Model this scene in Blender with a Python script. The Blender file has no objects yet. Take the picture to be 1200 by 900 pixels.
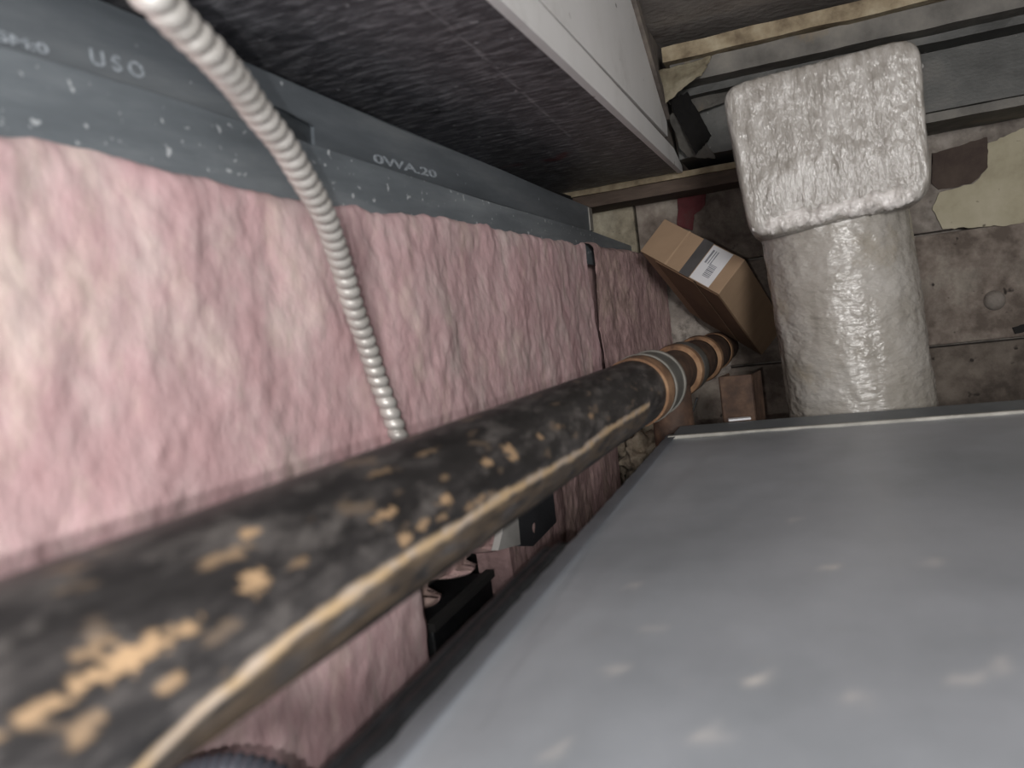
import bpy, bmesh, math, random
from mathutils import Vector, Matrix, noise
random.seed(7)
sc = bpy.context.scene
C = sc.collection

# ---------------------------------------------------------------- camera
F = 950.0
_t = (128825 + F*F)/355
_D = Vector((340, -115, F)).normalized()
_X = -Vector((340-_t, -115+.13*_t, F)).normalized()
_Z = _X.cross(_D)
if _Z.y > 0: _Z = -_Z
_Z.normalize(); _X = (_D.cross(_Z)).normalized()
if _X.x < 0: _X = -_X
# rows of M turn lens axes (right, down, forward) into room axes (X right, Y along the void, Z up)
M = Matrix((_X, _D, _Z))
cam = bpy.data.cameras.new('camera'); camo = bpy.data.objects.new('camera', cam); C.objects.link(camo)
R = Matrix((M @ Vector((1,0,0)), M @ Vector((0,-1,0)), M @ Vector((0,0,-1)))).transposed()
camo.matrix_world = R.to_4x4()
cam.sensor_width = 36; cam.lens = 36*F/1200; cam.clip_start = .005
cam.dof.use_dof = True; cam.dof.focus_distance = 1.75; cam.dof.aperture_fstop = 5.0
sc.camera = camo

def ray(px, py): return M @ Vector((px-600, py-450, F))
def at(px, py, X=None, Y=None, Z=None):
    d = ray(px, py)
    k = X/d.x if X is not None else (Y/d.y if Y is not None else Z/d.z)
    return d*k
WA, WB = -.487, .041           # insulated stud wall: X = WA + WB*Y
def wallpt(px, py, off=0.0):
    d = ray(px, py)
    return d*((WA+off)/(d.x-WB*d.y))
def wx(y): return WA+WB*y

# ---------------------------------------------------------------- light
w = bpy.data.worlds.new('world'); sc.world = w; w.use_nodes = True
w.node_tree.nodes['Background'].inputs[0].default_value = (.8,.85,1,1)
w.node_tree.nodes['Background'].inputs[1].default_value = .35
def light(name, typ, loc, power, size, col=(1,1,1), target=None):
    l = bpy.data.lights.new(name, typ); l.energy = power; l.color = col
    if typ == 'AREA': l.shape = 'DISK'; l.size = size
    else: l.shadow_soft_size = size
    o = bpy.data.objects.new(name, l); C.objects.link(o); o.location = loc
    if target is not None:
        o.rotation_euler = (Vector(target)-Vector(loc)).to_track_quat('-Z','Y').to_euler()
    return o
light('phone_flash', 'POINT', (-.018,-.012,-.02), 8.2, .004, (1,.985,.97))
light('fill_light', 'AREA', (.62,-1.5,.30), 46, .45, (1,.98,.96), (0,1.2,0))  # added soft fill from behind the camera, evens out the flash falloff
sc.view_settings.view_transform = 'Standard'; sc.view_settings.look = 'None'
sc.view_settings.gamma = 1; sc.view_settings.exposure = 0.0

# ---------------------------------------------------------------- materials
def srgb(r,g,b):
    f = lambda c: (c/255/12.92) if c/255 <= .04045 else ((c/255+.055)/1.055)**2.4
    return (f(r),f(g),f(b),1)
def mat(name, cols, scale=10, stretch=(1,1,1), rough=.8, metal=0, bump=.2, bscale=60, bstretch=None,
        detail=6, pos=None, attr=False, coat=0, coat_rough=.1, bdist=.004, specks=None, rvar=0, sheen=0, second=None):
    m = bpy.data.materials.new(name); m.use_nodes = True
    n = m.node_tree.nodes; L = m.node_tree.links
    b = n['Principled BSDF']
    tc = n.new('ShaderNodeTexCoord')
    mp = n.new('ShaderNodeMapping'); mp.inputs['Scale'].default_value = stretch
    L.new(tc.outputs['Object'], mp.inputs['Vector'])
    nz = n.new('ShaderNodeTexNoise'); nz.inputs['Scale'].default_value = scale; nz.inputs['Detail'].default_value = detail
    nz.inputs['Roughness'].default_value = .62
    L.new(mp.outputs[0], nz.inputs['Vector'])
    cr = n.new('ShaderNodeValToRGB'); L.new(nz.outputs[0], cr.inputs[0])
    k = len(cols); pos = pos or [.3+.4*i/(k-1) for i in range(k)]
    els = cr.color_ramp.elements
    while len(els) < k: els.new(.5)
    for i in range(k): els[i].position = pos[i]; els[i].color = cols[i]
    out = cr.outputs[0]
    if second:      # (colour, scale, stretch, lo, hi, strength)
        c2, s2, st2, lo, hi, amt = second
        mp3 = n.new('ShaderNodeMapping'); mp3.inputs['Scale'].default_value = st2; L.new(tc.outputs['Object'], mp3.inputs[0])
        n3 = n.new('ShaderNodeTexNoise'); n3.inputs['Scale'].default_value = s2; n3.inputs['Detail'].default_value = 8; n3.inputs['Roughness'].default_value = .65
        L.new(mp3.outputs[0], n3.inputs[0])
        r3 = n.new('ShaderNodeMapRange'); r3.inputs[1].default_value = lo; r3.inputs[2].default_value = hi; r3.inputs[4].default_value = amt
        L.new(n3.outputs[0], r3.inputs[0])
        mx = n.new('ShaderNodeMix'); mx.data_type = 'RGBA'; L.new(r3.outputs[0], mx.inputs[0]); L.new(out, mx.inputs[6]); mx.inputs[7].default_value = c2
        out = mx.outputs[2]
    if specks:      # (colour, scale, threshold)
        v = n.new('ShaderNodeTexNoise'); v.inputs['Scale'].default_value = specks[1]; v.inputs['Detail'].default_value = 2
        L.new(tc.outputs['Object'], v.inputs[0])
        r4 = n.new('ShaderNodeMapRange'); r4.inputs[1].default_value = specks[2]; r4.inputs[2].default_value = specks[2]+.05
        L.new(v.outputs[0], r4.inputs[0])
        mx = n.new('ShaderNodeMix'); mx.data_type = 'RGBA'; L.new(r4.outputs[0], mx.inputs[0]); L.new(out, mx.inputs[6]); mx.inputs[7].default_value = specks[0]
        out = mx.outputs[2]
    if attr:        # stains with a shape of their own, stored per vertex
        a = n.new('ShaderNodeVertexColor'); a.layer_name = 'stain'
        mx = n.new('ShaderNodeMix'); mx.data_type = 'RGBA'; L.new(a.outputs['Alpha'], mx.inputs[0]); L.new(out, mx.inputs[6]); L.new(a.outputs['Color'], mx.inputs[7])
        out = mx.outputs[2]
    L.new(out, b.inputs['Base Color'])
    b.inputs['Roughness'].default_value = rough; b.inputs['Metallic'].default_value = metal
    if rvar:
        rr = n.new('ShaderNodeMapRange'); rr.inputs[3].default_value = rough-rvar; rr.inputs[4].default_value = rough+rvar
        L.new(nz.outputs[0], rr.inputs[0]); L.new(rr.outputs[0], b.inputs['Roughness'])
    if sheen: b.inputs['Sheen Weight'].default_value = sheen
    if bump:
        mp2 = n.new('ShaderNodeMapping'); mp2.inputs['Scale'].default_value = bstretch or stretch; L.new(tc.outputs['Object'], mp2.inputs[0])
        nb = n.new('ShaderNodeTexNoise'); nb.inputs['Scale'].default_value = bscale; nb.inputs['Detail'].default_value = 5
        L.new(mp2.outputs[0], nb.inputs[0])
        bp = n.new('ShaderNodeBump'); bp.inputs['Strength'].default_value = bump; bp.inputs['Distance'].default_value = bdist
        L.new(nb.outputs[0], bp.inputs['Height']); L.new(bp.outputs[0], b.inputs['Normal'])
        if coat: L.new(bp.outputs[0], b.inputs['Coat Normal'])
    b.inputs['Coat Weight'].default_value = coat; b.inputs['Coat Roughness'].default_value = coat_rough
    return m

pink = mat('pink_fibreglass', [srgb(196,158,160), srgb(204,172,173), srgb(210,190,186)], 11, (1,1.25,.9), .95, bump=.4, bscale=45, bstretch=(1,1.3,.9), bdist=.006,
           second=(srgb(228,214,196), 14, (1,1.3,.8), .52, .74, .45), detail=8)
pink_dull = mat('dull_pink_fibreglass', [srgb(138,112,110), srgb(180,150,148), srgb(196,170,160)], 14, (1,1.3,.9), .95, bump=.6, bscale=60, bdist=.006,
           second=(srgb(112,96,86), 12, (1,1.2,.7), .5, .7, .7))  # darker, greyer pink for the far and low batts
galv = mat('galvanised_track', [srgb(96,103,108), srgb(122,129,134), srgb(152,158,162)], 5, (1,.5,3), .5, .25, .12, 150, specks=(srgb(200,205,208), 95, .66), rvar=.1)
galv_up = mat('galvanised_slip_track', [srgb(84,90,95), srgb(106,112,117), srgb(132,137,140)], 5, (1,.5,3), .5, .25, .12, 150, specks=(srgb(190,195,198), 60, .74))
duct_top = mat('dusty_galvanised_sheet', [srgb(140,145,150), srgb(164,168,174), srgb(182,186,192)], 3.2, (1,.8,1), .45, .3, .06, 60, attr=True, rvar=.06, bdist=.002,
           second=(srgb(168,168,168), 26, (1,1,1), .62, .8, .5))
duct_edge = mat('pale_folded_edge', [srgb(110,108,102), srgb(165,162,154)], 14, (1,1,1), .5, .3, .1, 80)
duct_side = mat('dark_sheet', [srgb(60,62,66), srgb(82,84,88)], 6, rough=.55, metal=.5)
scratch = mat('scratched_dark_steel', [srgb(66,66,70), srgb(90,90,94), srgb(128,128,132)], 10, (2,6,1), .42, .2, .4, 60, (2,9,1), attr=True,
           second=(srgb(168,168,172), 12, (2.2,7,1), .49, .66, .8), specks=(srgb(190,190,194), 60, .69), rvar=.12)
white_paint = mat('white_painted_sheet', [srgb(206,203,200), srgb(236,235,233), srgb(242,241,240)], 4, (1,1,1), .6, 0, .1, 60, pos=[.25,.45,.7],
           specks=(srgb(120,112,104), 45, .72))
grime = mat('grimy_plaster', [srgb(70,62,56), srgb(112,104,98), srgb(138,128,116)], 12, rough=.95, bump=.6, bscale=50, detail=9)
ceil_m = mat('stained_concrete', [srgb(130,122,116), srgb(164,157,152), srgb(190,184,178)], 6, rough=.95, bump=.5, bscale=60, detail=9,
           second=(srgb(88,62,58), 7, (1,1,1), .58, .68, .6))
block_m = [mat('concrete_block_%s' % s, [srgb(*a), srgb(*b), srgb(*c)], 13, rough=.95, bump=.8, bscale=60, detail=12, pos=[.38,.5,.62], second=(srgb(62,54,48), 6, (1,1,1), .50, .66, .6), specks=(srgb(50,44,40), 34, .68))
           for s,a,b,c in (('brown',(98,88,80),(130,119,110),(156,147,136)), ('grey',(104,96,90),(132,124,116),(158,150,142)), ('pale',(120,112,96),(156,147,128),(178,170,150)), ('dark',(72,64,58),(98,89,81),(118,109,100)))]
mortar = mat('mortar', [srgb(96,88,82), srgb(150,142,134), srgb(186,178,168)], 14, rough=.95, bump=.9, bscale=40, detail=9, second=(srgb(60,52,48), 18, (1,1,1), .52, .66, .8))
beige_paint = mat('beige_paint', [srgb(142,134,112), srgb(170,162,138), srgb(184,176,154)], 8, rough=.8, bump=.3, specks=(srgb(84,76,64), 34, .68))
dark_paint = mat('dark_stain', [srgb(58,46,42), srgb(84,72,64)], 14, rough=.9)
red_paint = mat('red_paint', [srgb(72,30,32), srgb(100,42,46), srgb(96,60,58)], 26, rough=.8, bump=.3)
tan_edge = mat('tan_dusty_edge', [srgb(108,94,76), srgb(150,136,112), srgb(176,164,140)], 22, (1,1,1), .95, bump=.5)
brown_board = mat('brown_board', [srgb(72,60,52), srgb(98,84,74)], 12, (1,6,6), .9)
grey_beam = mat('grey_dirty_beam', [srgb(84,82,78), srgb(114,111,106), srgb(136,132,124)], 10, rough=.85, bump=.4, second=(srgb(140,124,100), 9, (1,1,1), .58, .7, .6))
panel_m = mat('dark_worn_panel', [srgb(62,62,60), srgb(80,80,78), srgb(98,96,92)], 7, (1,1,2), .6, .3, .2, 100, specks=(srgb(150,148,142), 50, .74))
wrap_up = mat('cling_wrapped_insulation', [srgb(126,120,112), srgb(150,145,138), srgb(180,176,171)], 20, (3,3,.8), .6, 0, .9, 75, (1.6,1.6,.6), coat=.9, coat_rough=.14, bdist=.005)
wrap_lo = mat('cling_wrapped_pipe_insulation', [srgb(132,127,117), srgb(158,153,145), srgb(176,172,166)], 9, (1,1,1), .6, 0, .8, 50, (1,1,1.8), coat=1, coat_rough=.13, bdist=.006, second=(srgb(140,128,106), 8, (1,1,1), .55, .72, .6))
rim_m = mat('crumpled_wrap_rim', [srgb(140,134,128), srgb(196,191,186), srgb(222,218,214)], 40, rough=.5, bump=1, bscale=50, coat=.6, bdist=.008)
iron = mat('black_iron', [srgb(28,27,27), srgb(46,44,44), srgb(88,84,82)], 26, (2.4,.6,2.4), .5, .25, .3, 70, (1,.5,1), attr=True, detail=8,
           second=(srgb(136,130,126), 24, (2,.8,2), .52, .74, .65), rvar=.12)
rust = mat('rusty_iron', [srgb(48,36,30), srgb(76,56,44), srgb(106,82,64)], 26, rough=.75, bump=.4, detail=8)
rust_rim = mat('orange_rust_rim', [srgb(84,62,48), srgb(132,100,74), srgb(160,128,98)], 30, rough=.8)
sleeve_m = mat('grey_steel_sleeve', [srgb(94,94,90), srgb(136,136,132)], 20, rough=.45, metal=.5)
conduit_m = mat('armoured_conduit_steel', [srgb(172,168,162), srgb(204,201,196)], 30, rough=.45, metal=.35, bump=.1)
flex_m = mat('blue_grey_flexible_conduit', [srgb(70,72,80), srgb(96,99,108)], 30, rough=.4, metal=.4)
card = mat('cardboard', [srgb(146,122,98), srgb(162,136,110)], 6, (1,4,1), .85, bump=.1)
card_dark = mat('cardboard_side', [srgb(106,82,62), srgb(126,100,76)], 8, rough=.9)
tape_m = mat('dark_grey_tape', [srgb(66,64,64), srgb(84,82,82)], 12, rough=.6)
ctape = mat('clear_tape', [srgb(166,140,114), srgb(176,150,124)], 12, rough=.35)
label_m = mat('white_paper', [srgb(206,206,208), srgb(220,220,222)], 8, rough=.7, bump=0)
ink = mat('faded_ink', [srgb(110,112,118), srgb(140,142,148)], 60, rough=.8, bump=0)
black_m = mat('black_rubber', [srgb(14,15,17), srgb(30,32,35)], 30, rough=.55, bump=.5, specks=(srgb(110,114,118), 60, .72))
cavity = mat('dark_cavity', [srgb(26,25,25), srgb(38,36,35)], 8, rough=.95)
stampm = mat('pale_stamp_ink', [srgb(112,119,125), srgb(176,183,189)], 260, rough=.7, bump=0)
plate_m = mat('pale_grey_plate', [srgb(160,158,154), srgb(196,194,190)], 10, rough=.6)
gyp = mat('dusty_backing_board', [srgb(70,66,62), srgb(98,92,86)], 8, rough=.95)
paper = mat('torn_yellowed_paper', [srgb(128,116,96), srgb(172,162,138), srgb(200,190,168)], 16, rough=.9, bump=.7, bscale=40, bdist=.008)
rubble_m = mat('crumbled_mortar', [srgb(96,86,76), srgb(156,142,124), srgb(190,178,158)], 30, rough=.95, bump=.8)

# ---------------------------------------------------------------- helpers
def tag(o, label=None, cat=None, group=None, kind=None):
    if label: o['label'] = label
    if cat: o['category'] = cat
    if group: o['group'] = group
    if kind: o['kind'] = kind
    return o
def thing(name, loc, label, cat, group=None):
    o = bpy.data.objects.new(name, None); C.objects.link(o); o.location = loc; o.empty_display_size = .05
    return tag(o, label, cat, group)
def obj(name, bm, m, parent=None, smooth=False, bevel=0, recalc=True):
    """geometry is given in room coordinates; the origin goes to the middle of its bounds"""
    if recalc: bmesh.ops.recalc_face_normals(bm, faces=bm.faces)
    vs = [v.co for v in bm.verts]
    c = Vector([(min(v[i] for v in vs)+max(v[i] for v in vs))/2 for i in range(3)])
    for v in bm.verts: v.co -= c
    me = bpy.data.meshes.new(name); bm.to_mesh(me); bm.free()
    if smooth:
        for p in me.polygons: p.use_smooth = True
    o = bpy.data.objects.new(name, me); C.objects.link(o); me.materials.append(m)
    pl = Vector((0,0,0)); q = parent
    while q is not None: pl += q.location; q = q.parent
    o.parent = parent; o.location = c-pl
    if bevel:
        md = o.modifiers.new('bevel','BEVEL'); md.width = bevel; md.segments = 2; md.limit_method = 'ANGLE'
    return o
def box(lo, hi, bm=None):
    bm = bm or bmesh.new()
    v = [bm.verts.new((x,y,z)) for x in (lo[0],hi[0]) for y in (lo[1],hi[1]) for z in (lo[2],hi[2])]
    for f in ((0,1,3,2),(4,6,7,5),(0,4,5,1),(2,3,7,6),(0,2,6,4),(1,5,7,3)): bm.faces.new([v[i] for i in f])
    return bm
def obox(o, u, v, w_, bm=None):
    """box from a corner and three edge vectors"""
    bm = bm or bmesh.new()
    V = [bm.verts.new(o+u*a+v*b+w_*c) for a in (0,1) for b in (0,1) for c in (0,1)]
    for f in ((0,1,3,2),(4,6,7,5),(0,4,5,1),(2,3,7,6),(0,2,6,4),(1,5,7,3)): bm.faces.new([V[i] for i in f])
    return bm
def prism(pts, ext, bm=None):
    bm = bm or bmesh.new()
    a = [bm.verts.new(p) for p in pts]; b = [bm.verts.new(Vector(p)+Vector(ext)) for p in pts]
    n = len(pts); bm.faces.new(a); bm.faces.new(b[::-1])
    for i in range(n): bm.faces.new((a[i], b[i], b[(i+1)%n], a[(i+1)%n]))
    return bm
def sweep(path, rfun, seg=16, bm=None, cap=True):
    bm = bm or bmesh.new(); n = len(path); rings = []
    T = (path[1]-path[0]).normalized(); N = T.orthogonal().normalized(); s = 0
    for i, p in enumerate(path):
        t = ((path[min(i+1,n-1)]-path[max(i-1,0)])).normalized()
        N = (N-t*N.dot(t)).normalized(); B = t.cross(N)
        if i: s += (p-path[i-1]).length
        rings.append([bm.verts.new(p+(N*math.cos(a)+B*math.sin(a))*rfun(s,a)) for a in [2*math.pi*k/seg for k in range(seg)]])
    for i in range(n-1):
        for k in range(seg): bm.faces.new((rings[i][k], rings[i][(k+1)%seg], rings[i+1][(k+1)%seg], rings[i+1][k]))
    if cap: bm.faces.new(rings[0][::-1]); bm.faces.new(rings[-1])
    return bm
def spline(pts, step):
    """Catmull-Rom through the points, resampled at a fixed step"""
    P = [pts[0]*2-pts[1]]+list(pts)+[pts[-1]*2-pts[-2]]; fine = []
    for i in range(1, len(P)-2):
        for k in range(40):
            t = k/40; a,b,c,d = P[i-1:i+3]
            fine.append(.5*((2*b)+(c-a)*t+(2*a-5*b+4*c-d)*t*t+(3*b-a-3*c+d)*t**3))
    fine.append(P[-2]); out = [fine[0]]; acc = 0
    for i in range(1, len(fine)):
        d = (fine[i]-fine[i-1]).length
        while acc+d >= step:
            r = (step-acc)/d; q = fine[i-1].lerp(fine[i], r); out.append(q); fine[i-1] = q; d = (fine[i]-q).length; acc = 0
        acc += d
    return out
def fbm(p, o=4): return noise.fractal(Vector(p), 1.0, 2.0, o)
def stain(o, fun):
    """per-vertex stain colour + amount, in the object's room coordinates"""
    me = o.data; a = me.color_attributes.new('stain', 'FLOAT_COLOR', 'POINT')
    off = o.location.copy(); q = o.parent
    while q is not None: off += q.location; q = q.parent
    for i, v in enumerate(me.vertices): a.data[i].color = fun(v.co+off)

# ---------------------------------------------------------------- setting
def struct(name, bm, m, **k): return tag(obj(name, bm, m, None, **k), kind='structure')
struct('floor', box((-.75,-.6,-1.05),(1.5,2.3,-1.0)), grime)
struct('ceiling', box((-.75,-.6,.56),(1.5,2.3,.62)), ceil_m)
struct('wall_right', box((1.4,-.6,-1.0),(1.5,2.3,.56)), grime)
struct('wall_left', prism([Vector((wx(y)-.1,y,z)) for y,z in ((-.6,-1.0),(2.11,-1.0),(2.11,.29),(-.6,.29))], (-.04,0,0)), cavity)  # backing coloured dark to stand in for shade behind the slip track notch
wf = struct('wall_far', box((-.75,2.14,-1.0),(1.4,2.3,.56)), mortar)

rows = [(.35,.56,-.62),(.084,.345,-.383),(-.176,.078,-.60),(-.44,-.182,-.36),(-.70,-.446,-.66),(-1.0,-.706,-.36)]
k = 0
for ri, (z0, z1, x0) in enumerate(rows):
    edges = [-.75]; x = x0
    while x < 1.4:
        if x > -.74: edges.append(x)
        x += .56
    edges.append(1.4)
    for a, b in zip(edges[:-1], edges[1:]):
        j = random.uniform(-.004,.004)
        bm = box((a+.0025, 2.10+j, z0), (b-.0025, 2.15, z1))
        m = block_m[2] if (ri == 1 and a < -.7) else block_m[3] if (ri == 3 and a > 0) else block_m[random.randrange(2)]
        obj('concrete_block', bm, m, wf, bevel=.004)
        k += 1
# rough mortar smeared over the lower left of the block wall
def lump(name, c, r, m, parent=None, seed=0, sub=4, amp=.35, fr=2.2):
    bm = bmesh.new(); bmesh.ops.create_icosphere(bm, subdivisions=sub, radius=1)
    for v in bm.verts:
        n = v.co.normalized(); d = 1+amp*fbm(n*fr+Vector((seed,seed*1.7,3)),5)
        v.co = Vector((n.x*r[0]*d, n.y*r[1]*d, n.z*r[2]*d))+Vector(c)
    return obj(name, bm, m, parent, smooth=True)
def blotch(name, pxs, m, y, thick=.002, jit=.003, parent=wf):
    pts = [at(a,b,Y=y) for a,b in pxs]; P = []
    for i in range(len(pts)):
        a, b = pts[i], pts[(i+1)%len(pts)]; nn = max(2, int((b-a).length/.008))
        for q in range(nn):
            p = a.lerp(b, q/nn); P.append(p+Vector((fbm(p*60)*jit, 0, fbm(p*60+Vector((5,5,5)))*jit)))
    bm = prism(P, (0,thick,0)); bmesh.ops.triangulate(bm, faces=[f for f in bm.faces if len(f.verts) > 4])
    return obj(name, bm, m, parent)
blotch('beige_paint_patch', [(1158,168),(1200,150),(1260,142),(1270,250),(1180,264),(1105,268),(1092,246),(1100,225),(1140,216),(1158,196)], beige_paint, 2.092)
blotch('dark_stain_patch', [(1092,180),(1158,160),(1158,196),(1138,216),(1100,222),(1092,215)], dark_paint, 2.093)
tag(blotch('red_paint_patch', [(795,221),(828,222),(826,240),(814,252),(812,270),(794,264)], red_paint, 2.092), 'patch of dark red paint')
blotch('mortar_smear', [(776,300),(786,322),(800,352),(822,382),(850,402),(858,432),(828,448),(790,420),(770,380),(762,330)], mortar, 2.090, .012, .006)
blotch('mortar_smear', [(735,500),(770,480),(800,500),(790,560),(735,590),(700,570)], rubble_m, 2.085, .016, .006)
# bolt head and anchor hole in the right-hand block
bm = bmesh.new(); bmesh.ops.create_uvsphere(bm, u_segments=20, v_segments=12, radius=.023)
c = at(1165,352,Y=2.10)
for v in bm.verts: v.co.y *= .9; v.co += c
b = obj('bolt_head', bm, block_m[1], wf, smooth=True)
blotch('anchor_hole', [(1187,383),(1202,379),(1204,388),(1190,391)], cavity, 2.092)

# ---------------------------------------------------------------- crossing beam, top right
t = thing('cross_beam', (.4,1.85,.3), 'grimy grey cross beam with a dusty tan ledge above the wrapped duct elbow', 'beam')
def strip(name, x0, x1, y0, y1, z0, z1, m, parent, seed, amp=.004, bevel=0):
    """a bar along X with slightly ragged lower and upper edges"""
    bm = bmesh.new(); n = 90; R_ = []
    for i in range(n+1):
        x = x0+(x1-x0)*i/n; a = fbm((x*9,seed,0))*amp; b_ = fbm((x*9,seed+7,0))*amp
        R_.append([bm.verts.new(q) for q in ((x,y0+a,z0+a),(x,y0+b_,z1+b_),(x,y1,z1+b_),(x,y1,z0+a))])
    for i in range(n):
        for q in range(4): bm.faces.new((R_[i][q],R_[i][(q+1)%4],R_[i+1][(q+1)%4],R_[i+1][q]))
    bm.faces.new(R_[0]); bm.faces.new(R_[-1][::-1])
    return obj(name, bm, m, parent)
tag(strip('ledge', -.225, 1.38, 1.75, 2.09, .494, .524, tan_edge, t, 1), 'tan ledge')
strip('web', -.215, 1.38, 1.775, 1.95, .452, .4935, grey_beam, t, 2, .003)
strip('lip', -.215, 1.38, 1.83, 1.95, .436, .4515, panel_m, t, 4, .004)
tag(strip('face_panel', -.232, 1.38, 1.90, 2.08, .318, .4355, panel_m, t, 3, .0015), 'dark worn panel')
strip('bottom_rail', -.09, 1.38, 1.915, 2.09, .300, .3175, grey_beam, t, 5, .002)
for px,py in ((1084,58),(1079,78)):
    c = at(px,py,Y=1.897); bm = bmesh.new(); bmesh.ops.create_uvsphere(bm, u_segments=12, v_segments=8, radius=.006)
    for v in bm.verts: v.co.y *= .5; v.co += c
    obj('rivet', bm, plate_m, t, smooth=True)
t = thing('ledge_board', (-.3,2.0,.255), 'thin pale edged brown board under the far end of the dark duct', 'board')
strip('pale_edge', -.56, -.095, 1.955, 2.09, .286, .2995, tan_edge, t, 8, .0015)
strip('board', -.56, -.095, 1.965, 2.09, .256, .2855, brown_board, t, 9, .001)

# torn paper, strap and crumpled plate in the corner
def sheet(name, corners, m, parent=None, n=26, amp=.01, fr=14, thick=.0015, seed=0):
    a,b_,c_,d = corners; bm = bmesh.new(); G = []
    nor = (b_-a).cross(d-a).normalized()
    for i in range(n+1):
        r = []
        for j in range(n+1):
            u,v = i/n,j/n; p = a.lerp(b_,u).lerp(d.lerp(c_,u),v)
            p = p+nor*fbm(p*fr+Vector((seed,0,0)))*amp+(b_-a)*fbm((v*3,seed,1))*.06+(d-a)*fbm((u*3,seed,2))*.06
            r.append(bm.verts.new(p))
        G.append(r)
    for i in range(n):
        for j in range(n): bm.faces.new((G[i][j],G[i+1][j],G[i+1][j+1],G[i][j+1]))
    bmesh.ops.solidify(bm, geom=bm.faces[:], thickness=thick)
    return obj(name, bm, m, parent, smooth=True)
tag(sheet('torn_paper', [at(768,84,Y=1.745),at(835,64,Y=1.735),at(822,88,Y=1.738),at(778,122,Y=1.745)], paper, amp=.014), 'torn yellowed paper scrap hanging at the ledge corner', 'paper')
tag(sheet('crumpled_plate', [at(782,136,Y=1.80),at(800,122,Y=1.83),at(838,186,Y=1.87),at(806,184,Y=1.87)], grey_beam, amp=.012, seed=4), 'crumpled dirty grey metal plate beside the white duct end', 'plate')
tag(sheet('dark_strap', [at(784,118,Y=1.78),at(806,108,Y=1.78),at(834,160,Y=1.84),at(816,182,Y=1.84)], cavity, amp=.008, seed=9, thick=.003), 'dark strap leaning in the corner left of wrapped elbow', 'strap')
tag(sheet('grey_flashing', [at(778,118,Y=1.86),at(870,88,Y=1.86),at(868,112,Y=1.865),at(812,134,Y=1.865)], grey_beam, amp=.008, seed=12), 'bent grey flashing behind the top left of wrapped elbow', 'flashing')

# ---------------------------------------------------------------- overhead duct
t = thing('overhead_duct', (-.4,.7,.3), 'long overhead duct with a scratched dark underside and white side', 'duct')
n1, n2 = 90, 420; bm = bmesh.new(); G = []
for j in range(n2+1):
    y = -.5+2.45*j/n2; G.append([bm.verts.new((-.60+.363*i/n1, y, .30+.0012*fbm((i*.1,y*6,0)))) for i in range(n1+1)])
for j in range(n2):
    for i in range(n1): bm.faces.new((G[j][i],G[j][i+1],G[j+1][i+1],G[j+1][i]))
for f in bm.faces: f.normal_flip() if f.normal.z > 0 else None
un = obj('underside', bm, scratch, t, recalc=False)
S1 = [at(a,b_,Z=.3) for a,b_ in ((490,0),(560,60),(612,108),(668,160))]
R1 = [at(a,b_,Z=.3) for a,b_ in ((590,196),(625,190),(655,186),(662,180))]
def dseg(p, a, b):
    ab = b-a; u = max(0,min(1,(p-a).dot(ab)/ab.length_squared)); return (p-a-ab*u).length
def f_under(p):
    p = Vector((p.x,p.y,.3)); d = min(dseg(p,S1[i],S1[i+1]) for i in range(3))+.003*fbm(p*60)
    a = max(0,1-d/.0032)*.75*(.6+.5*fbm(p*30))
    if a > .05: return (.5,.5,.52,min(1,a*1.2))
    d = min(dseg(p,R1[i],R1[i+1]) for i in range(3))+.02*abs(fbm(p*22))
    a = max(0,1-d/.02)
    if a > 0: return (.17,.045,.05,min(.8,a*1.4))
    return (0,0,0,0)
stain(un, f_under)
obj('body', box((-.60,-.5,.302),(-.243,1.95,.558)), grime, t)
def side_quad(ax, bx, name, m, off, th=.004):
    P = [Vector((off,p[0],p[1])) for p in ax]; return obj(name, prism(P,(-th,0,0)), m, t, bevel=.0008)
tag(side_quad([(-.5,.345),(.9,.345),(1.79,.352),(1.80,.385),(1.735,.415),(1.49,.553),(-.5,.553)], 0, 'side_panel', white_paint, -.237, .008), 'white painted side panel')
side_quad([(-.5,.296),(1.95,.296),(1.95,.312),(1.84,.335),(-.5,.343)], 0, 'side_trim', white_paint, -.2335, .012)
side_quad([(1.49,.556),(1.55,.556),(1.77,.43),(1.80,.39),(1.735,.418)], 0, 'dirt_crust', grime, -.229, .012)

# ---------------------------------------------------------------- stud wall tracks
def wall_prism(pxs, m, name, parent, off=0, th=.02, bevel=.001):
    P = [p if isinstance(p, Vector) else wallpt(p[0],p[1],off) for p in pxs]
    return obj(name, prism(P, (-th,0,0)), m, parent, bevel=bevel)
def zy(y, z, off=0): return Vector((wx(y)+off, y, z))
ridge = [(0,53),(90,80),(167,103),(367,169),(573,236),(697,272),(748,291)]
rp = [wallpt(a,b,0) for a,b in ridge]; z0r = rp[0].z
t = thing('steel_track', (-.47,.8,.17), 'speckled galvanised steel track directly above the pink insulation', 'steel track')
low = [zy(-.5,z0r+.002)]+rp+[zy(2.10,.09),zy(1.2,.12),zy(-.5,.12)]
obj('flange', prism(low,(-.006,0,0)), galv, t, bevel=.001)
obj('web', prism([zy(-.5,z0r-.005,-.007)]+[p+Vector((-.007,0,-.008)) for p in rp]+[rp[-1]+Vector((-.05,0,-.008)),zy(-.5,z0r-.005,-.05)], (0,0,-.003)), galv, t)
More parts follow.
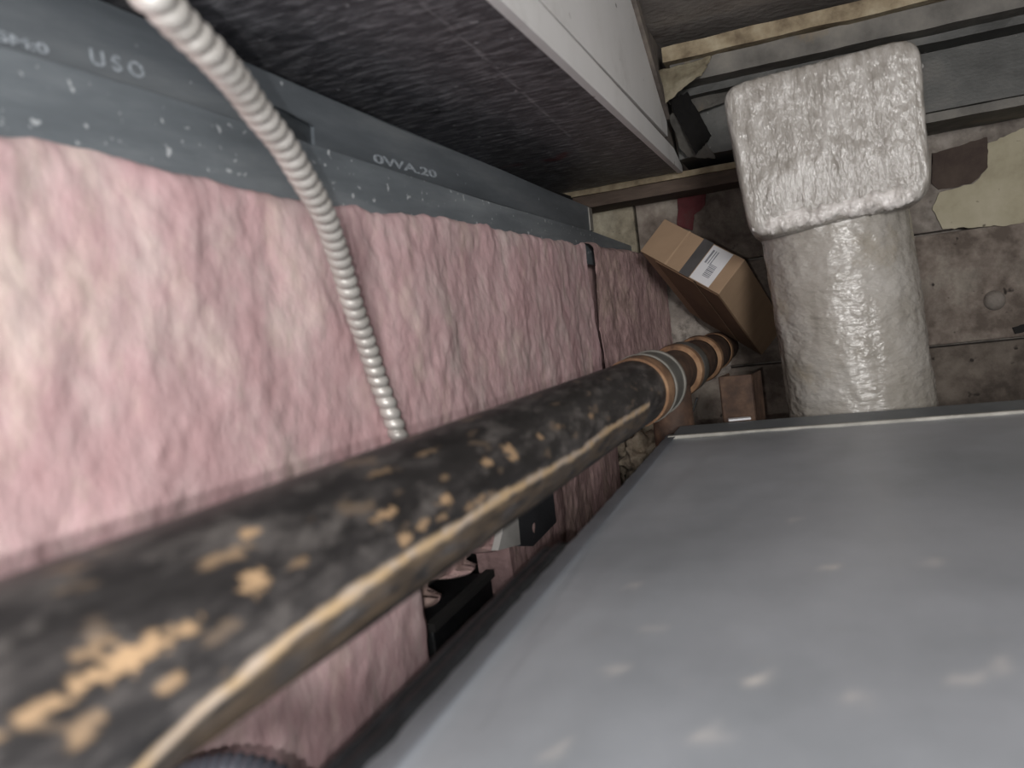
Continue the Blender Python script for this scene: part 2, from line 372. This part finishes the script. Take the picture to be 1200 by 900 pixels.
# upper track: notch near its middle
top = [(117,0),(240,52),(350,100),(470,152),(590,200),(640,222),(691,243)]
U = -.010
tp = [wallpt(a,b,U) for a,b in top]
bot = [wallpt(a,b,U) for a,b in ((693,271),(573,235),(369,170))]
notch = [wallpt(a,b,U) for a,b in ((369,168),(368,149),(362,141),(322,124),(306,132),(300,149))]
bot2 = [wallpt(a,b,U) for a,b in ((299,150),(167,106),(0,56))]
t = thing('slip_track', (-.48,.8,.24), 'smooth notched steel track with faint stamped letters above the speckled one', 'steel track')
z1 = tp[0].z; zb = bot2[-1].z
up = [zy(-.5,z1+.004,U)]+tp+[Vector((q.x,q.y,q.z-.001)) for q in bot]+notch+[Vector((q.x,q.y,q.z-.001)) for q in bot2]+[zy(-.5,zb-.001,U)]
bm = prism(up,(-.004,0,0)); bmesh.ops.triangulate(bm, faces=[f for f in bm.faces if len(f.verts) > 4])
obj('web', bm, galv_up, t)
obj('end_edge', prism([wallpt(690,243,U+.002),wallpt(693.5,244.5,U+.002),wallpt(696,271,U+.002),wallpt(692.5,270,U+.002)],(-.012,0,0)), duct_edge, t)
def stamp(body, px, py, size, squash=1):
    cu = bpy.data.curves.new('stamp','FONT'); cu.body = body; cu.size = size; cu.extrude = .0002
    cu.align_x = 'CENTER'; cu.offset = size*.02
    tmp = bpy.data.objects.new('tmp', cu); C.objects.link(tmp)
    dg = bpy.context.evaluated_depsgraph_get(); me = bpy.data.meshes.new_from_object(tmp.evaluated_get(dg))
    bpy.data.objects.remove(tmp)
    c = wallpt(px,py,U+.0006); ex = Vector((WB,1,0)).normalized(); ez = Vector((0,0,1)); en = ex.cross(ez)
    for v in me.vertices: v.co = ex*v.co.x*squash+ez*v.co.y+en*v.co.z
    o = bpy.data.objects.new('stamped_mark', me); C.objects.link(o); me.materials.append(stampm); o.parent = t; o.location = c-t.location
    return o
stamp('0WA.20', 478, 200, .0145, 3.3)
stamp('U S O', 140, 84, .017, 1.2)
stamp('SM:0', 28, 56, .010, 2.0)

# ---------------------------------------------------------------- insulation batts
def batt(name, y0, y1, ztop, zbot, m, bulge, label, ny=300, nz=110, seed=0, off=.008, ends=.02, rag=.008, flush=False):
    bm = bmesh.new(); G = []
    for i in range(ny+1):
        y = y0+(y1-y0)*i/ny; row = []
        zt = (ztop(y) if callable(ztop) else ztop)+rag*fbm((y*11,seed,0),5)
        zb = (zbot(y) if callable(zbot) else zbot)+rag*2*fbm((y*9,seed+3,0))
        for j in range(nz+1):
            v = j/nz; z = zt+(zb-zt)*v
            yy = y+.012*fbm((z*9,seed+i*.001,5))*(1 if i in (0,ny) else .0)
            e = min(1, min(i,ny-i)/(.5*ends/(y1-y0)*ny+1e-6)); e = 1 if flush else e; e2 = min(1, min(j,nz-j)/(5 if j < nz/2 else 8))
            prof = math.sqrt(max(0,1-(1-e)**2))*math.sqrt(max(0,1-(1-e2)**2))
            s = fbm((y*6,z*3.2,seed),3)*.007+fbm((y*20,z*15,seed+9),3)*.0028+fbm((y*60,z*48,seed+4),4)*.0011
            bx_ = .001 if v < .3 else -.02
            row.append(bm.verts.new((wx(y)+bx_+(off-bx_+s+bulge(y,z))*prof, yy, z)))
        G.append(row)
    for i in range(ny):
        for j in range(nz): bm.faces.new((G[i][j],G[i][j+1],G[i+1][j+1],G[i+1][j]))
    # body of the batt behind its face
    zt = [ztop(y) if callable(ztop) else ztop for y in (y0,y1)]; zb = [max(zbot(y0),zbot(y1)) if callable(zbot) else zbot]*2
    prism([Vector((wx(y0)-.024,y0+.004,min(.112,zt[0]-.012))),Vector((wx(y1)-.024,y1-.004,min(.112,zt[1]-.012))),Vector((wx(y1)-.024,y1-.004,zb[1]+.03)),Vector((wx(y0)-.024,y0+.004,zb[0]+.03))],(-.06,0,0),bm)
    o = obj(name, bm, m, None, smooth=True)
    return tag(o, label, 'insulation', 'pink insulation batts in the stud wall')
Ztop = [wallpt(a,b,.015) for a,b in ((0,166),(130,192),(270,228),(400,251),(520,262),(640,284),(700,293),(740,303))]
def ztop(y):
    if y <= Ztop[0].y: return Ztop[0].z+.012
    for a,b_ in zip(Ztop[:-1],Ztop[1:]):
        if y <= b_.y: return a.z+(b_.z-a.z)*(y-a.y)/(b_.y-a.y)+.012
    return Ztop[-1].z+.006
batt('insulation_batt', -.5, 1.66, ztop, -.18, pink, lambda y,z: .0, 'long pink fibreglass batt behind the conduit, reaching up to the track', 460, 120, 1, flush=True)
batt('insulation_batt', 1.666, 2.085, ztop, -.20, pink_dull, lambda y,z: .004+.068*max(0,(y-1.64)/.44), 'dull greyish pink batt bulging at the far end of the stud wall', 120, 110, 5, flush=True)
batt('insulation_batt', -.5, .80, -.225, -.62, pink, lambda y,z: .012, 'pink batt hanging below the iron pipe, nearest the camera', 200, 80, 9, rag=.012)
batt('insulation_batt', .81, 1.21, -.225, lambda y: -.305 if y < 1.03 else -.45, pink_dull, lambda y,z: .0+.02*(z<-.3), 'short mottled pink batt scrap beside the small grey plate', 80, 60, 13, rag=.02, flush=True)
batt('insulation_batt', 1.232, 1.60, -.235, -.55, pink_dull, lambda y,z: .03, 'lumpy greyish pink batt low down beyond the small grey plate', 120, 70, 17, rag=.02, flush=True)

# gap clutter
tag(lump('mortar_lump', at(752,535,Y=1.72), (.045,.07,.05), rubble_m, None, 3, 4, .5, 2.6), 'tan crumbly mortar lump in the gap at the far duct corner', 'mortar')
t = thing('junction_box', (-.42,.9,-.45), 'black box deep in the gap below the iron pipe', 'box')
y0,y1 = .818,1.005
obj('body', prism([Vector((wx(.9)-.08,y0,z)) for z in (-.335,)]+[Vector((wx(.9)+.012,y0,-.335)),Vector((wx(.9)+.012,y0,-.48)),Vector((wx(.9)-.08,y0,-.48))],(0,y1-y0,0)), black_m, t, bevel=.003)
obj('rim', box((wx(.9)+.004,y0-.003,-.342),(wx(.9)+.016,y1+.003,-.332)), cavity, t)
t = thing('wall_bracket', (-.42,1.1,-.3), 'small pale grey plate with a dark steel wing in the gap under the pipe', 'bracket')
obj('plate', prism([wallpt(a,b,.035) for a,b in ((592,610),(607,603),(610,638),(584,645))],(-.01,0,0)), plate_m, t)
obj('wing', prism([wallpt(a,b,.03) for a,b in ((607,598),(648,575),(652,612),(625,640),(610,640))],(-.012,0,0)), duct_side, t)

# ---------------------------------------------------------------- lower duct
t = thing('sheet_metal_duct', (.4,.5,-.5), 'large dusty grey sheet metal duct in the foreground', 'duct')
xl = -.2085
bm = bmesh.new(); nx, ny = 150, 150; G = []
for j in range(ny+1):
    y = -.5+1.697*j/ny
    G.append([bm.verts.new((xl+1.4*(i/nx)**1.3, y, -.20+.0022*fbm((i*.06,y*3,1),3))) for i in range(nx+1)])
for j in range(ny):
    for i in range(nx): bm.faces.new((G[j][i],G[j][i+1],G[j+1][i+1],G[j+1][i]))
top_o = obj('top_panel', bm, duct_top, t, smooth=True, recalc=False)
sp = [at(a,b,Z=-.2) for a,b in ((972,666),(885,800),(1005,822),(1140,796),(720,785),(650,880),(770,735),(930,608),(740,690),(1095,660),(1180,780),(830,860))]
cr0 = [at(760,530,Z=-.2), at(690,640,Z=-.2), at(560,860,Z=-.2)]
cr1 = [at(1010,520,Z=-.2), at(1040,590,Z=-.2), at(1045,660,Z=-.2)]
def f_top(p):
    p = Vector((p.x,p.y,-.2)); a = 0
    for i,q in enumerate(sp):
        d = (p-q).length+.006*fbm(p*90+Vector((i,0,0))); a = max(a, min(1,max(0,1.25-d/.008))*(.75 if i < 2 else .38))
    if a > .02: return (.85,.80,.74,a)
    d = min(dseg(p,cr0[i],cr0[i+1]) for i in range(2)); a = max(0,1-d/.004)*.35
    if a > .02: return (.25,.26,.29,a)
    d = min(dseg(p,cr1[i],cr1[i+1]) for i in range(2)); a = max(0,1-d/.02)*.16
    return (.4,.41,.42,a)
stain(top_o, f_top)
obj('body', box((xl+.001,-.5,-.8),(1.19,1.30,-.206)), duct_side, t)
# ragged side lap with spot marks
bm = bmesh.new(); n = 160; A = []; B_ = []
for i in range(n+1):
    y = -.5+1.72*i/n; o_ = .0022*fbm((y*40,3,3)); A.append(bm.verts.new((xl-.004+o_,y,-.1975))); B_.append(bm.verts.new((xl+.012,y,-.1965)))
for i in range(n): bm.faces.new((A[i],B_[i],B_[i+1],A[i+1]))
bmesh.ops.solidify(bm, geom=bm.faces[:], thickness=.004)
obj('edge_seam', bm, duct_top, t)
obj('end_lip', box((xl,1.197,-.201),(1.19,1.204,-.1955)), duct_edge, t, bevel=.001)
obj('end_flange', box((xl+.004,1.204,-.206),(1.19,1.30,-.1975)), galv_up, t, bevel=.001)
# black gasket hose lying along the duct side
t = thing('gasket_strip', (-.24,.3,-.24), 'black rubber gasket strip along the side of the grey duct', 'gasket')
def gl(y): return .0018*fbm((y*30,1,1))
for dx,dz,r,nm in ((-.0130,.003,.0080,'bead'),(-.0262,.002,.0056,'bead')):
    path = [Vector((xl+dx+gl(y), y, -.207+dz)) for y in [-.45+1.12*i/120 for i in range(121)]]
    obj(nm, sweep(path, lambda s,a: r*(1+.08*fbm((s*60,a,dx*99))), 12), black_m, t, smooth=True)
obj('backing', box((xl-.032,-.45,-.222),(xl-.0045,.67,-.2115)), black_m, t)
tag(obj('plastic_chip', obox(at(854,494,Z=-.197),Vector((.034,.003,0)),Vector((-.002,.014,0)),Vector((0,0,.003))), label_m, None, bevel=.0006), 'tiny white plastic chip lying on the far duct flange', 'chip')

# ---------------------------------------------------------------- iron pipe
p0 = Vector((-.257,.3,-.110)); p1 = at(848,406,Y=2.10); ax = (p1-p0)/(1.8)
def pax(y): return p0+ax*(y-.3)
axn = ax.normalized(); RP = .0455
pN = Vector((1,0,0)); pN = (pN-axn*pN.dot(axn)).normalized(); pB = axn.cross(pN)   # angle 0 faces the duct
t = thing('iron_pipe', (-.23,1.2,-.17), 'long black cast iron drain pipe with tan rust streaks', 'pipe')
def tube(y0, y1, r0, r1, seg=64, n=8):
    return sweep([pax(y0+(y1-y0)*i/n) for i in range(n+1)], lambda s,a: r0+(r1-r0)*s/((y1-y0)*ax.length), seg)
bm = bmesh.new(); rings = []; NY, NS = 640, 180
for i in range(NY+1):
    y = -.35+1.49*(i/NY); c = pax(y)
    rings.append([bm.verts.new(c+(pN*math.cos(a)+pB*math.sin(a))*(RP+.0003*fbm((math.cos(a)*2,math.sin(a)*2,y*12)))) for a in [2*math.pi*k/NS for k in range(NS)]])
for i in range(NY):
    for k in range(NS): bm.faces.new((rings[i][k], rings[i][(k+1)%NS], rings[i+1][(k+1)%NS], rings[i+1][k]))
bm.faces.new(rings[0][::-1]); bm.faces.new(rings[-1])
pipe = obj('pipe_run', bm, iron, t, smooth=True)
def sa(p):
    d = p-p0; s = d.dot(axn); q = d-axn*s; return s, math.atan2(q.dot(pB), q.dot(pN))
def hit(px, py):
    d = ray(px,py).normalized(); o = -p0
    dp = d-axn*d.dot(axn); op = o-axn*o.dot(axn)
    A = dp.dot(dp); B = 2*dp.dot(op); Cc = op.dot(op)-RP*RP; D = B*B-4*A*Cc
    if D < 0: D = 0
    return sa(d*((-B-math.sqrt(D))/(2*A)))
line = [hit(a,b) for a,b in ((100,962),(165,900),(230,838),(300,780),(345,742),(400,705),(450,670),(480,650),(540,615),(590,580),(640,553),(680,530),(710,505),(740,487))]
blobs = [(155,770,34,13,1),(300,682,13,13,1),(290,624,10,8,1),(224,733,10,8,.9),(265,652,24,8,.5),(45,835,20,10,.7),(200,800,10,9,.7),(453,602,18,6,.9),(523,585,10,7,1),(476,632,9,9,1),(497,613,9,8,.8),(519,606,8,6,.6),
         (571,541,9,7,1),(597,527,10,9,1),(602,536,8,6,1),(633,512,6,6,.8),(445,553,14,6,.5),(560,587,26,5,.6),(693,487,7,5,.7),(500,530,16,5,.5),(110,760,14,9,.5),(350,660,10,6,.4),(100,850,16,8,.5),(95,860,10,14,.5),(520,560,8,5,.4),(655,500,12,4,.5),(620,560,30,4,.5)]
BL = []
for x,y,l,w_,k_ in blobs:
    s,a = hit(x,y); d = (pax(.3+s/ax.length)).length; dm = max(.27,d); BL.append((s,a,l/F*dm*1.5,w_/F*dm*.8,k_,random.random()*50))
gs = [hit(a,b) for a,b in ((306,700),(325,720),(330,748))]
def f_pipe(p):
    s,a = sa(p); best = 0
    u,v = s, a*RP
    nz = fbm((s*45,math.cos(a)*4,math.sin(a)*4),5)
    # long bright run
    al = None
    for (s0,a0),(s1,a1) in zip(line[:-1],line[1:]):
        if s0 <= s <= s1: al = a0+(a1-a0)*(s-s0)/(s1-s0)
    if al is None: al = line[0][1] if s < line[0][0] else (line[-1][1] if s < line[-1][0]+.1 else None)
    if al is not None:
        d = abs(v-al*RP+.0016*nz); wv = .0030+.0012*fbm((s*22,1,4))
        k_ = max(0,min(1,1.5-d/wv))
        if k_ > 0: h_ = max(0,min(1,.5+1.6*nz)); return (.60-.02*h_,.43+.04*h_,.25+.12*h_,min(1,k_))
        below = (v-al*RP) if al is not None else 0
        if 0 < below < .03:        # brown staining under the run
            k_ = .75*(.55+.9*fbm((s*28,a*6,8),4)); 
            if k_ > .1: return (.15,.105,.065,min(.9,k_))
    for s0,a0,l,w_,kk,sd in BL:
        if abs(u-s0) < l*2 and abs(a-a0)*RP < w_*2.4:
            d = math.hypot((u-s0)/l,(v-a0*RP)/w_)+.8*fbm((u*190+sd,v*260,sd),5)
            best = max(best, kk*max(0,min(1,(1.25-d)*1.8)))
    if best > .02: return (.46,.31,.18,best*.9)
    # scattered rust freckles
    q = fbm((s*26,math.cos(a)*3.2,math.sin(a)*3.2+9),4)
    if q > .5: return (.22,.16,.11,min(.45,(q-.5)*2.5))
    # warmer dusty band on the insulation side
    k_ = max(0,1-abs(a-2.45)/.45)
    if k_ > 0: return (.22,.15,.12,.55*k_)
    return (0,0,0,0)
stain(pipe, f_pipe)
tag(obj('rust_collar', tube(1.10,1.145,RP+.003,RP+.0045), rust_rim, t, smooth=True), 'orange rusted collar')
cp = obj('coupling_sleeve', tube(1.145,1.235,RP+.0035,RP+.0035), sleeve_m, t, smooth=True)
for y in (1.150,1.222): obj('clamp_band', tube(y,y+.010,RP+.0058,RP+.0058), duct_edge, cp, smooth=True)
obj('tee_fitting', tube(1.235,1.44,.038,.038), rust, t, smooth=True)
c0 = pax(1.355); obj('tee_branch', sweep([c0+Vector((0,0,-z)) for z in (.0,.05,.1,.3,.6,.83)], lambda s,a: .034, 40), rust, t, smooth=True)
obj('rust_collar', tube(1.422,1.44,.046,.048), rust_rim, t, smooth=True)
obj('coupling_sleeve', tube(1.44,1.50,.048,.048), sleeve_m, t, smooth=True)
obj('pipe_spool', tube(1.50,1.66,.042,.042), rust, t, smooth=True)
obj('rust_collar', tube(1.68,1.70,.047,.049), rust_rim, t, smooth=True)
obj('pipe_spool', tube(1.70,1.90,.041,.041), rust, t, smooth=True)
obj('wall_collar', tube(1.90,1.93,.0425,.0435), rust_rim, t, smooth=True)
obj('wall_stub', tube(1.93,2.098,.037,.037), rust, t, smooth=True)

# ---------------------------------------------------------------- armoured conduit
def armour(path, r, pitch, amp, seg=20):
    def rf(s,a):
        ph = (s/pitch + a/(2*math.pi)) % 1.0
        return r-amp+amp*abs(math.sin(math.pi*ph))**.7
    return sweep(path, rf, seg)
def dep(px,py,k): return ray(px,py)/F*k
cpts = [dep(*q) for q in ((110,-120,.40),(150,-35,.41),(185,0,.425),(213,30,.45),(247,63,.48),(277,97,.52),(303,133,.56),(330,167,.60),(352,203,.64),(380,253,.70),(399,308,.76),(413,356,.80),(429,402,.84),(443,445,.87),(456,480,.885),(466,508,.895),(478,550,.90),(486,600,.89))]
tag(obj('armoured_conduit', armour(spline(cpts,.0011), .0110, .0135, .0036, 28), conduit_m, None, smooth=True), 'pale spiral armoured electrical conduit hanging across the pink insulation', 'conduit')
fp = [Vector(q) for q in ((-.46,.34,-.40),(-.42,.36,-.335),(-.395,.41,-.305),(-.375,.46,-.310),(-.35,.50,-.345),(-.34,.52,-.42))]
fp = [dep(150,985,.50),dep(195,930,.50),dep(235,910,.50),dep(285,905,.50),dep(335,925,.50),dep(375,985,.50)]
tag(obj('flexible_conduit', armour(spline(fp,.0008), .0115, .0060, .0030, 28), flex_m, None, smooth=True), 'grey ribbed flexible conduit arching below the pipe at lower left', 'conduit')

# ---------------------------------------------------------------- insulated duct and elbow
t = thing('insulated_duct', (.07,1.5,-.5), 'light grey insulated round duct with elbow, wrapped in clear film', 'duct')
axis0 = Vector((.0575,1.5,.13)); axis1 = Vector((.108,1.5,-.9))
bm = bmesh.new(); n, S = 220, 140; R_ = []
for i in range(n+1):
    c = axis0.lerp(axis1,i/n); row = []
    for k in range(S):
        a = 2*math.pi*k/S; z = c.z
        r = .1175+.0022*fbm((math.cos(a)*3,math.sin(a)*3,z*9),4)+.0012*fbm((math.cos(a)*9,math.sin(a)*9,z*45),3)+.0014*math.sin(z*95+2*fbm((a,z*6,0)))*max(0,fbm((math.cos(a)*2,math.sin(a)*2,z*5+3)))
        row.append(bm.verts.new(c+Vector((math.cos(a)*r,math.sin(a)*r,0))))
    R_.append(row)
for i in range(n):
    for k in range(S): bm.faces.new((R_[i][k],R_[i][(k+1)%S],R_[i+1][(k+1)%S],R_[i+1][k]))
bm.faces.new(R_[0]); bm.faces.new(R_[-1][::-1])
tag(obj('wrapped_pipe', bm, wrap_lo, t, smooth=True), 'wrapped round lower run')
# elbow: rounded square section running back into the panel
x0,x1,z0,z1 = -.082,.197,.088,.338
def sq(a, hx, hz, e=9):
    c,s = math.cos(a),math.sin(a); k_ = (abs(c)**e+abs(s)**e)**(-1/e); return c*k_*hx, s*k_*hz
bm = bmesh.new(); S = 260; R_ = []
prof = [(1.3635,.80),(1.3637,.86),(1.3642,.90),(1.3655,.94),(1.369,.97),(1.377,.99),(1.392,1.0)]+[(1.392+.0253*i,1.0) for i in range(1,20)]
prof = [(1.3625+.0001*i, .085*i) for i in range(1,10)]+prof
cx, cz = (x0+x1)/2,(z0+z1)/2; hx, hz = (x1-x0)/2,(z1-z0)/2
for yi,(y,k_) in enumerate(prof):
    row = []
    for q in range(S):
        a = 2*math.pi*q/S; dx,dz = sq(a,hx*k_,hz*k_)
        lean = -.010*(dz/hz)+.0
        taper = 1+.0*(dz/hz)
        x = cx+dx*taper+lean*.0+.0; z = cz+dz
        if dz < 0: z += (.012*(dx/hx)+.002)*(-dz/hz)
        if dz > 0: z += .006*(dx/hx)*(dz/hz)
        x += .006*(dx/hx)*(dz/hz)-.004*(dz/hz)
        rib = .0016*math.sin(x*330+1.5*fbm((x*12,z*4,0)))*(.6+fbm((x*7,z*5,2)))
        w_ = .0035*fbm((x*10,z*7,y*4),4)+rib
        yy = y-w_ if k_ < 1 else y
        s_ = 1+(.012*max(0,min(1,(k_-.9)/.1)))*fbm((math.cos(a)*2,math.sin(a)*2,y*9),3)
        row.append(bm.verts.new((cx+(x-cx)*s_,yy,cz+(z-cz)*s_)))
    R_.append(row)
for i in range(len(R_)-1):
    for q in range(S): bm.faces.new((R_[i][q],R_[i][(q+1)%S],R_[i+1][(q+1)%S],R_[i+1][q]))
bm.faces.new(R_[0]); bm.faces.new(R_[-1][::-1])
el = obj('wrapped_elbow', bm, wrap_up, t, smooth=True)
# crumpled rim along the bottom of the elbow
bm = bmesh.new(); n = 150; R_ = []
for i in range(n+1):
    u = i/n; c = Vector((x0+.016+(x1-x0-.034)*u, 1.376-.002, z0+.016+.014*u-.012*math.sin(u*math.pi)*0)); row = []
    for k in range(24):
        a = 2*math.pi*k/24; r = .0125*(1+.30*fbm((u*20,math.cos(a),math.sin(a)),4))*min(1,.4+6*min(u,1-u))
        row.append(bm.verts.new(c+Vector((0,math.cos(a)*r*1.0,math.sin(a)*r*1.4))))
    R_.append(row)
for i in range(n):
    for k in range(24): bm.faces.new((R_[i][k],R_[i][(k+1)%24],R_[i+1][(k+1)%24],R_[i+1][k]))
bm.faces.new(R_[0]); bm.faces.new(R_[-1][::-1])
obj('crumpled_rim', bm, rim_m, t, smooth=True)

# ---------------------------------------------------------------- cardboard box
A,B,Cc,Ff = Vector((-.261,1.772,.180)), Vector((-.317,1.75,.119)), Vector((-.156,1.656,.005)), Vector((-.101,1.934,-.145))
u = (Cc-B); v = (A-B); w_ = (Ff-Cc)
t = thing('cardboard_box', B+(u+v+w_)/2, 'brown cardboard box with a white label wedged beside the wrapped duct', 'box')
obj('carton', obox(B,u,v,w_), card, t, bevel=.0015)
nl = u.cross(v).normalized(); nl = -nl if nl.dot(w_) > 0 else nl       # outward from the label face
ns = u.cross(w_).normalized(); ns = -ns if ns.dot(v) > 0 else ns       # outward from the dark side
def patch(name, u0,u1,v0,v1,h,m,parent=t, th=.0006): return obj(name, obox(B+u*u0+v*v0+nl*h, u*(u1-u0), v*(v1-v0), nl*th), m, parent)
tp_ = patch('tape', .515,.635,-.004,1.004,.0004,tape_m); tag(tp_,'dark grey tape')
patch('flap_edge', .325,.345,0,1,.0003,ctape)
lb = tag(patch('label', .645,.875,.02,.97,.0009,label_m),'white paper label')
for i,(a,b_) in enumerate(((.675,.695),(.71,.72),(.735,.745))): patch('print', a,b_,.50,.86,.0016,ink,lb,.0002)
x = .20
for k in range(9):
    wd = random.choice((.016,.024,.034)); patch('barcode_bar', .74,.82,x,x+wd,.0016,ink,lb,.0002); x += wd+.018
# dark side: two flaps with an open seam
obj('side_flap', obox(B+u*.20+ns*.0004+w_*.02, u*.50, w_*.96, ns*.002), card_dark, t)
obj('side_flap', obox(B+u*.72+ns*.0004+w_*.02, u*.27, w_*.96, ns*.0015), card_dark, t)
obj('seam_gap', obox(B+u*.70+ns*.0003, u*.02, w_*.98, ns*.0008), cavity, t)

# ---------------------------------------------------------------- rusty steel post, wires and rubble behind the duct end
t = thing('steel_post', (-.12,1.55,-.6), 'short rusty brown steel channel post behind the duct corner', 'post')
a = Vector((-.158,1.50,-.99)); h = Vector((0,0,.846)); e1 = Vector((.060,-.006,0)); e2 = Vector((.012,.06,0))
obj('web', obox(a,e1,e2*.12,h), rust, t, bevel=.001)
obj('flange', obox(a+e1*.94,e1*.06,e2,h), rust, t, bevel=.001)
obj('flange', obox(a,e1*.06,e2,h), rust, t, bevel=.001)
for i,(a_,b_,lab) in enumerate((((804,470),(799,505),'thin black wire hanging down just right of the pipe tee'),((817,466),(803,502),'thin black wire slanting beside the hanging one at the tee'))):
    p,q = at(*a_,Y=1.46), at(*b_,Y=1.46); q2 = q+Vector((0,.02,-.2))
    tag(obj('wire', sweep(spline([p,(p+q)/2+Vector((.002,0,0)),q,q2],.006), lambda s,a: .0016, 8), black_m, None, smooth=True), lab, 'wire')
